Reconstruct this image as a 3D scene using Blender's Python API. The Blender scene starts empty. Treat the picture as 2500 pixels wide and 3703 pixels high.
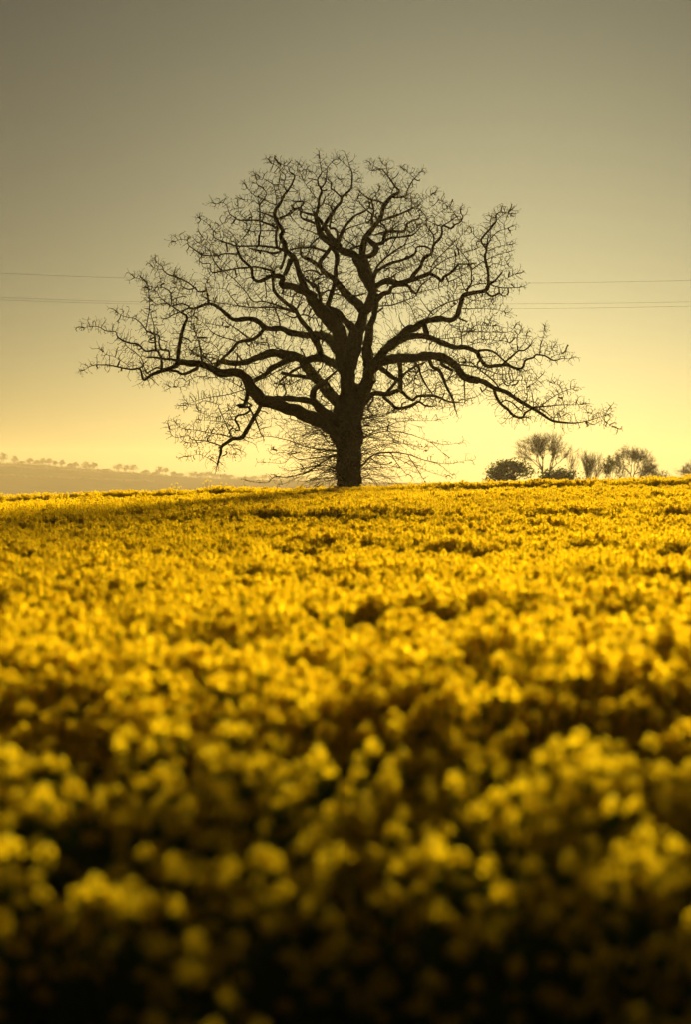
import bpy, math, random
import numpy as np
from mathutils import Vector, kdtree, noise

# ------------------------------------------------------------------ camera, sky, sun, exposure
S = bpy.context.scene
R = math.radians
SUN_ELEV, SUN_AZ = R(5.5), R(7.0)            # azimuth measured from +Y towards +X
GLOW_AZ = R(3.5)                             # middle of the wide hazy glow round the sun

cam_data = bpy.data.cameras.new('camera')
cam = bpy.data.objects.new('camera', cam_data)
S.collection.objects.link(cam)
cam.location = (0, 0, 0)                      # eye level is z = 0
cam.rotation_euler = (R(90), 0, 0)
cam_data.sensor_fit = 'VERTICAL'
cam_data.sensor_height = 36
cam_data.sensor_width = 24
cam_data.lens = 85
cam_data.shift_y = -0.0301
cam_data.clip_start = 0.05
cam_data.clip_end = 20000
cam_data.dof.use_dof = True
cam_data.dof.focus_distance = 95
cam_data.dof.aperture_fstop = 1.6
S.camera = cam

W = bpy.data.worlds.new('World')
S.world = W
W.use_nodes = True
nt = W.node_tree
nt.nodes.clear()
sky = nt.nodes.new('ShaderNodeTexSky')
sky.sky_type = 'NISHITA'
sky.sun_disc = False
sky.sun_elevation = SUN_ELEV
sky.sun_rotation = GLOW_AZ
sky.altitude = 0
sky.air_density = 0.5
sky.dust_density = 1.3
sky.ozone_density = 0.0
tint = nt.nodes.new('ShaderNodeMix')
tint.data_type = 'RGBA'
tint.blend_type = 'MULTIPLY'
tint.inputs[0].default_value = 1.0
tint.inputs[7].default_value = (0.00340, 0.00512, 0.00735, 1)   # the photograph's darkened, warm-graded sky
bg = nt.nodes.new('ShaderNodeBackground')
bg.inputs[1].default_value = 0.05
wo = nt.nodes.new('ShaderNodeOutputWorld')
gam = nt.nodes.new('ShaderNodeGamma')        # the photograph's contrast curve
gam.inputs[1].default_value = 1.4
nt.links.new(sky.outputs[0], gam.inputs[0])
nt.links.new(gam.outputs[0], tint.inputs[6])
nt.links.new(tint.outputs[2], bg.inputs[0])
nt.links.new(bg.outputs[0], wo.inputs[0])

sd = bpy.data.lights.new('sun', 'SUN')
sd.energy = 5.0
sd.angle = R(6.0)              # a hazy, soft-edged evening sun
sd.color = (1.0, 0.83, 0.52)
sun = bpy.data.objects.new('sun', sd)
S.collection.objects.link(sun)
to_sun = Vector((math.sin(SUN_AZ) * math.cos(SUN_ELEV), math.cos(SUN_AZ) * math.cos(SUN_ELEV), math.sin(SUN_ELEV)))
sun.rotation_euler = to_sun.to_track_quat('Z', 'Y').to_euler()
sun.location = (5, -10, 30)

S.view_settings.view_transform = 'Standard'
S.view_settings.look = 'None'
S.view_settings.exposure = 2.5
S.view_settings.gamma = 1.0
S.render.engine = 'CYCLES'
C = S.cycles
C.use_denoising = True
C.max_bounces = 8
C.diffuse_bounces = 2
C.glossy_bounces = 1
C.transmission_bounces = 5
C.transparent_max_bounces = 6
C.volume_bounces = 0
C.caustics_reflective = False
C.caustics_refractive = False
C.use_adaptive_sampling = True
C.adaptive_threshold = 0.01

# ------------------------------------------------------------------ helpers
COL = S.collection
FPX = 3703 * 85 / 36.0                        # focal length in photograph pixels
YH = 1740.0                                   # photograph row of eye level


def at(px, py, d):
    return Vector(((px - 1250.0) / FPX * d, d, (YH - py) / FPX * d))


def mesh_obj(name, verts, faces, mats, parent=None, smooth=False, mi=None):
    me = bpy.data.meshes.new(name)
    me.from_pydata([tuple(v) for v in verts], [], faces)
    for m in (mats if isinstance(mats, (list, tuple)) else [mats]):
        me.materials.append(m)
    if mi is not None:
        me.polygons.foreach_set('material_index', mi)
    if smooth:
        me.polygons.foreach_set('use_smooth', [True] * len(me.polygons))
    me.update()
    o = bpy.data.objects.new(name, me)
    COL.objects.link(o)
    if parent is not None:
        o.parent = parent
        o.matrix_parent_inverse.identity()
    return o


def empty(name, loc, label=None, cat=None, group=None):
    o = bpy.data.objects.new(name, None)
    o.empty_display_size = 0.2
    COL.objects.link(o)
    o.location = loc
    tag(o, label, cat, group)
    return o


def tag(o, label=None, cat=None, group=None, kind=None):
    if label: o['label'] = label
    if cat: o['category'] = cat
    if group: o['group'] = group
    if kind: o['kind'] = kind
    return o


def copy_tree(o, parent=None):
    c = o.copy()
    COL.objects.link(c)
    c.parent = parent
    for ch in list(o.children):
        copy_tree(ch, c)
    return c


class Tubes:
    """collects tapered tubes into one vertex / face list"""
    def __init__(self):
        self.v, self.f = [], []

    def add(self, pts, rad, sides=6, cap=True, rough=0.0, rnd=random):
        n = len(pts)
        if n < 2: return
        base = len(self.v)
        ref = Vector((0.31, 0.92, 0.23)).normalized()
        u = None
        rib = [rnd.uniform(-rough, rough) for _ in range(sides)] if rough else [0] * sides
        for i in range(n):
            t = (pts[min(i + 1, n - 1)] - pts[max(i - 1, 0)])
            if t.length < 1e-9: t = Vector((0, 0, 1))
            t.normalize()
            if u is None:
                u = t.cross(ref)
                if u.length < 1e-3: u = t.cross(Vector((1, 0, 0)))
            else:
                u = u - t * u.dot(t)
            u.normalize()
            w = t.cross(u)
            for k in range(sides):
                a = 2 * math.pi * k / sides
                r = rad[i] * (1 + ((rib[k] * 0.8 + rnd.uniform(-rough, rough) * 0.35) if rough else 0))
                self.v.append(pts[i] + (u * math.cos(a) + w * math.sin(a)) * r)
        for i in range(n - 1):
            for k in range(sides):
                a, b = base + i * sides + k, base + i * sides + (k + 1) % sides
                self.f.append((a, b, b + sides, a + sides))
        if cap:
            self.f.append(tuple(base + (n - 1) * sides + k for k in range(sides)))
            self.f.append(tuple(base + k for k in reversed(range(sides))))


def catmull(P, step):
    """resample a list of vectors (any dimension, numpy) along a Catmull-Rom curve"""
    P = [np.array(p, float) for p in P]
    P = [2 * P[0] - P[1]] + P + [2 * P[-1] - P[-2]]
    out = []
    for i in range(1, len(P) - 2):
        p0, p1, p2, p3 = P[i - 1], P[i], P[i + 1], P[i + 2]
        n = max(1, int(np.linalg.norm((p2 - p1)[:2]) / step))
        for k in range(n):
            t = k / n
            out.append(0.5 * (2 * p1 + (p2 - p0) * t + (2 * p0 - 5 * p1 + 4 * p2 - p3) * t * t + (3 * p1 - p0 - 3 * p2 + p3) * t ** 3))
    out.append(P[-2])
    return out


# ------------------------------------------------------------------ materials
def new_mat(name):
    m = bpy.data.materials.new(name)
    m.use_nodes = True
    t = m.node_tree
    t.nodes.clear()
    return m, t, t.nodes.new('ShaderNodeOutputMaterial')


def mat_noise(name, c1, c2, scale, rough=0.9, bump=0.0, detail=6, coord='Object', c3=None):
    m, t, out = new_mat(name)
    N = t.nodes.new
    tc = N('ShaderNodeTexCoord')
    nz = N('ShaderNodeTexNoise'); nz.inputs['Scale'].default_value = scale; nz.inputs['Detail'].default_value = detail
    t.links.new(tc.outputs[coord], nz.inputs['Vector'])
    rp = N('ShaderNodeValToRGB')
    rp.color_ramp.elements[0].position = 0.35; rp.color_ramp.elements[0].color = (*c1, 1)
    rp.color_ramp.elements[1].position = 0.65; rp.color_ramp.elements[1].color = (*c2, 1)
    if c3:
        e = rp.color_ramp.elements.new(0.8); e.color = (*c3, 1)
    t.links.new(nz.outputs[0], rp.inputs[0])
    b = N('ShaderNodeBsdfPrincipled')
    b.inputs['Roughness'].default_value = rough
    b.inputs['Specular IOR Level'].default_value = 0.2
    t.links.new(rp.outputs[0], b.inputs['Base Color'])
    if bump:
        bp = N('ShaderNodeBump'); bp.inputs['Strength'].default_value = bump; bp.inputs['Distance'].default_value = 0.05
        t.links.new(nz.outputs[0], bp.inputs['Height']); t.links.new(bp.outputs[0], b.inputs['Normal'])
    t.links.new(b.outputs[0], out.inputs[0])
    return m


def mat_leafy(name, c1, c2, trans, amount=0.5, var=True):
    """thin petal or leaf: diffuse on the near side, translucent when lit from behind"""
    m, t, out = new_mat(name)
    N = t.nodes.new
    geo = N('ShaderNodeNewGeometry')
    oi = N('ShaderNodeObjectInfo')
    ad = N('ShaderNodeMath'); ad.operation = 'ADD'
    fr = N('ShaderNodeMath'); fr.operation = 'FRACT'
    t.links.new(geo.outputs['Random Per Island'], ad.inputs[0]); t.links.new(oi.outputs['Random'], ad.inputs[1])
    t.links.new(ad.outputs[0], fr.inputs[0])
    mx = N('ShaderNodeMix'); mx.data_type = 'RGBA'
    mx.inputs[6].default_value = (*c1, 1); mx.inputs[7].default_value = (*c2, 1)
    t.links.new(fr.outputs[0], mx.inputs[0])
    tm = N('ShaderNodeMix'); tm.data_type = 'RGBA'; tm.blend_type = 'MULTIPLY'; tm.inputs[0].default_value = 1
    tm.inputs[7].default_value = (*trans, 1)
    t.links.new(mx.outputs[2], tm.inputs[6])
    d = N('ShaderNodeBsdfDiffuse'); tr = N('ShaderNodeBsdfTranslucent'); ms = N('ShaderNodeMixShader')
    ms.inputs[0].default_value = amount
    t.links.new(mx.outputs[2], d.inputs[0]); t.links.new(tm.outputs[2], tr.inputs[0])
    t.links.new(d.outputs[0], ms.inputs[1]); t.links.new(tr.outputs[0], ms.inputs[2])
    t.links.new(ms.outputs[0], out.inputs[0])
    return m


M_BARK = mat_noise('oak_bark', (0.010, 0.007, 0.004), (0.036, 0.026, 0.015), 9.0, 0.95, 0.8)
M_TWIG = mat_noise('oak_twig', (0.018, 0.012, 0.006), (0.040, 0.026, 0.015), 5.0, 0.9)
M_BUD = mat_leafy('young_oak_leaf', (0.06, 0.055, 0.012), (0.12, 0.10, 0.02), (1.2, 1.1, 0.6), 0.4)
M_IVY = mat_leafy('ivy_leaf', (0.025, 0.035, 0.010), (0.07, 0.075, 0.018), (1.4, 1.3, 0.6), 0.4)
M_PETAL = mat_leafy('rapeseed_petal', (0.87, 0.58, 0.005), (0.91, 0.67, 0.008), (0.86, 0.83, 0.7), 0.5)
M_FBUD = mat_leafy('rapeseed_bud', (0.40, 0.36, 0.03), (0.52, 0.42, 0.03), (1.0, 1.0, 0.8), 0.4)
M_STEM = mat_leafy('rapeseed_stem', (0.08, 0.16, 0.025), (0.11, 0.19, 0.03), (1.0, 1.0, 0.6), 0.25)
M_LEAF = mat_leafy('rapeseed_leaf', (0.06, 0.13, 0.025), (0.09, 0.17, 0.03), (1.2, 1.3, 0.5), 0.5)
M_SOIL = mat_noise('field_soil', (0.045, 0.035, 0.022), (0.05, 0.06, 0.02), 1.5, 1.0, 0.4)
M_WIRE = mat_noise('cable_metal', (0.05, 0.05, 0.05), (0.09, 0.09, 0.09), 3.0, 0.6)
M_FARBARK = mat_noise('far_bark', (0.05, 0.038, 0.025), (0.12, 0.09, 0.06), 2.0, 0.95)
M_EVER = mat_leafy('evergreen_foliage', (0.03, 0.05, 0.014), (0.06, 0.08, 0.02), (1.0, 1.0, 0.5), 0.3)
M_RIDGE = mat_leafy('ridge_foliage', (0.07, 0.06, 0.03), (0.11, 0.09, 0.045), (1.0, 1.0, 0.6), 0.3)


def mat_hill():
    m, t, out = new_mat('hill_pasture')
    N = t.nodes.new
    tc = N('ShaderNodeTexCoord')
    vo = N('ShaderNodeTexVoronoi'); vo.inputs['Scale'].default_value = 0.006
    mp = N('ShaderNodeMapping'); mp.inputs['Scale'].default_value = (1, 0.45, 1)
    t.links.new(tc.outputs['Object'], mp.inputs[0]); t.links.new(mp.outputs[0], vo.inputs['Vector'])
    nz = N('ShaderNodeTexNoise'); nz.inputs['Scale'].default_value = 0.05; nz.inputs['Detail'].default_value = 8
    t.links.new(tc.outputs['Object'], nz.inputs['Vector'])
    rp = N('ShaderNodeValToRGB')
    cs = [(0.0, (0.07, 0.09, 0.03)), (0.35, (0.10, 0.12, 0.035)), (0.6, (0.13, 0.11, 0.05)), (0.85, (0.08, 0.10, 0.03))]
    rp.color_ramp.elements[0].position = cs[0][0]; rp.color_ramp.elements[0].color = (*cs[0][1], 1)
    rp.color_ramp.elements[1].position = cs[3][0]; rp.color_ramp.elements[1].color = (*cs[3][1], 1)
    for p, c in cs[1:3]:
        e = rp.color_ramp.elements.new(p); e.color = (*c, 1)
    sp = N('ShaderNodeSeparateColor'); t.links.new(vo.outputs['Color'], sp.inputs[0])
    t.links.new(sp.outputs[0], rp.inputs[0])
    mx = N('ShaderNodeMix'); mx.data_type = 'RGBA'; mx.blend_type = 'MULTIPLY'; mx.inputs[0].default_value = 0.8
    t.links.new(rp.outputs[0], mx.inputs[6]); t.links.new(nz.outputs[0], mx.inputs[7])
    b = N('ShaderNodeBsdfDiffuse'); t.links.new(mx.outputs[2], b.inputs[0]); t.links.new(b.outputs[0], out.inputs[0])
    return m


M_HILL = mat_hill()

# ------------------------------------------------------------------ the ground
CROP = 1.25                                   # height of the crop
PROF = np.array([(-60, -1.0), (0, -1.95), (4, -1.90), (6, -1.59), (8, -1.32), (10, -1.13), (13, -0.98), (20, -0.96), (25, -0.95), (33, -1.00), (42, -0.93), (50, -0.83), (60, -0.71), (75, -0.55),
                 (90, -0.43), (100, -0.36), (106, -0.36), (116, -0.55), (140, -1.1), (200, -1.2), (300, -1.0), (370, -1.2), (500, -7), (900, -16),
                 (1500, -22), (2000, -20), (4000, -20)])


def sstep(a, b, x):
    t = np.clip((x - a) / (b - a), 0, 1)
    return t * t * (3 - 2 * t)


def canopy(x, d):
    """mean height of the flowering canopy above eye level"""
    x = np.asarray(x, float); d = np.asarray(d, float)
    z = np.interp(d, PROF[:, 0], PROF[:, 1])
    near = 1 - sstep(110, 260, d)
    z = z + near * np.where(x < 0, 0.035, 0.021) * x * sstep(20, 95, d)
    # low rises in the crop that turn a green flank to the viewer
    l1 = 51 + 1.6 * np.sin(x * 0.21 + 0.6) - 0.10 * x
    u = d - l1
    z = z + (0.11 + 0.07 * np.sin(x * 1.3 + 1) * np.sin(x * 0.53)) * sstep(-0.8, 0.4, u) * (1 - sstep(1.5, 12, u))
    l2 = 90 + 1.5 * np.sin(x * 0.17 + 2.0)
    u = d - l2
    z = z + 0.20 * sstep(-0.5, 0.2, u) * (1 - sstep(1.5, 8, u)) * sstep(-1, 4, x)
    l3 = 98 + 1.0 * np.sin(x * 0.3)
    u = d - l3
    z = z + np.where(x < 0, 0.23, 0.17) * (0.72 + 0.28 * np.sin(x * 0.9) * np.sin(x * 2.3 + 1)) * sstep(-0.5, 0.2, u) * (1 - sstep(8, 14, u)) * (1 - np.exp(-((x - 0.5) / 4.0) ** 2))
    l4 = 33 + 1.2 * np.sin(x * 0.35 + 1)
    u = d - l4
    z = z + 0.05 * sstep(-0.8, 0.4, u) * (1 - sstep(1.0, 7, u))
    return z


def build_ground():
    ys = np.concatenate([np.arange(-20, 0, 4), np.arange(0, 120, 1.5), np.arange(120, 320, 8), np.arange(320, 1500, 60), np.arange(1500, 3451, 130)])
    us = np.linspace(-1, 1, 61)
    xs = np.sign(us) * np.abs(us) ** 2.6 * 1300
    v, f = [], []
    for y in ys:
        z = canopy(np.clip(xs, -60, 60), np.full_like(xs, y)) - CROP
        for x, zz in zip(xs, z):
            v.append((x, y, zz))
    nx = len(xs)
    for j in range(len(ys) - 1):
        for i in range(nx - 1):
            a = j * nx + i
            f.append((a, a + 1, a + 1 + nx, a + nx))
    o = mesh_obj('field_ground', v, f, M_SOIL, smooth=True)
    tag(o, 'dark soil of the rapeseed field under the crop', None, None, 'structure')


build_ground()

RIDGE = [(-900, 1640), (-300, 1662), (0, 1675), (115, 1679), (229, 1689), (344, 1699), (459, 1709), (574, 1718), (665, 1725), (803, 1732),
         (950, 1735), (1200, 1740), (1500, 1746), (2600, 1756), (4000, 1760)]
HILL_D = 2500.0


def ridge_z(px):
    a = np.array(RIDGE, float)
    return (YH - np.interp(px, a[:, 0], a[:, 1])) / FPX * HILL_D


def build_hill():
    v, f = [], []
    pxs = np.linspace(-900, 4000, 99)
    prof = [(0.0, -24.0), (0.25, None), (0.5, None), (0.75, None), (0.9, None), (1.0, None), (1.12, None), (1.3, None)]
    nx = len(pxs)
    rows = [0, 0.15, 0.3, 0.45, 0.6, 0.72, 0.82, 0.9, 0.96, 1.0, 1.1, 1.25, 1.4]
    for r in rows:
        for i, px in enumerate(pxs):
            d = 1500 + (HILL_D - 1500) * r
            x = (px - 1250) / FPX * HILL_D
            zt = float(ridge_z(px))
            k = r if r <= 1 else 1 - (r - 1) * 0.8
            s = k * k * (3 - 2 * k) if k < 1 else 1
            z = -24 + (zt + 24) * s
            z += 1.3 * noise.noise(Vector((x * 0.01, d * 0.004, 2.0))) * (1 if r < 0.95 else 0.3)
            v.append((x, d, z))
    for j in range(len(rows) - 1):
        for i in range(nx - 1):
            a = j * nx + i
            f.append((a, a + 1, a + 1 + nx, a + nx))
    o = mesh_obj('hill', v, f, M_HILL, smooth=True)
    tag(o, 'low hazy hillside of pasture beyond the field', None, None, 'structure')


build_hill()

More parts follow.
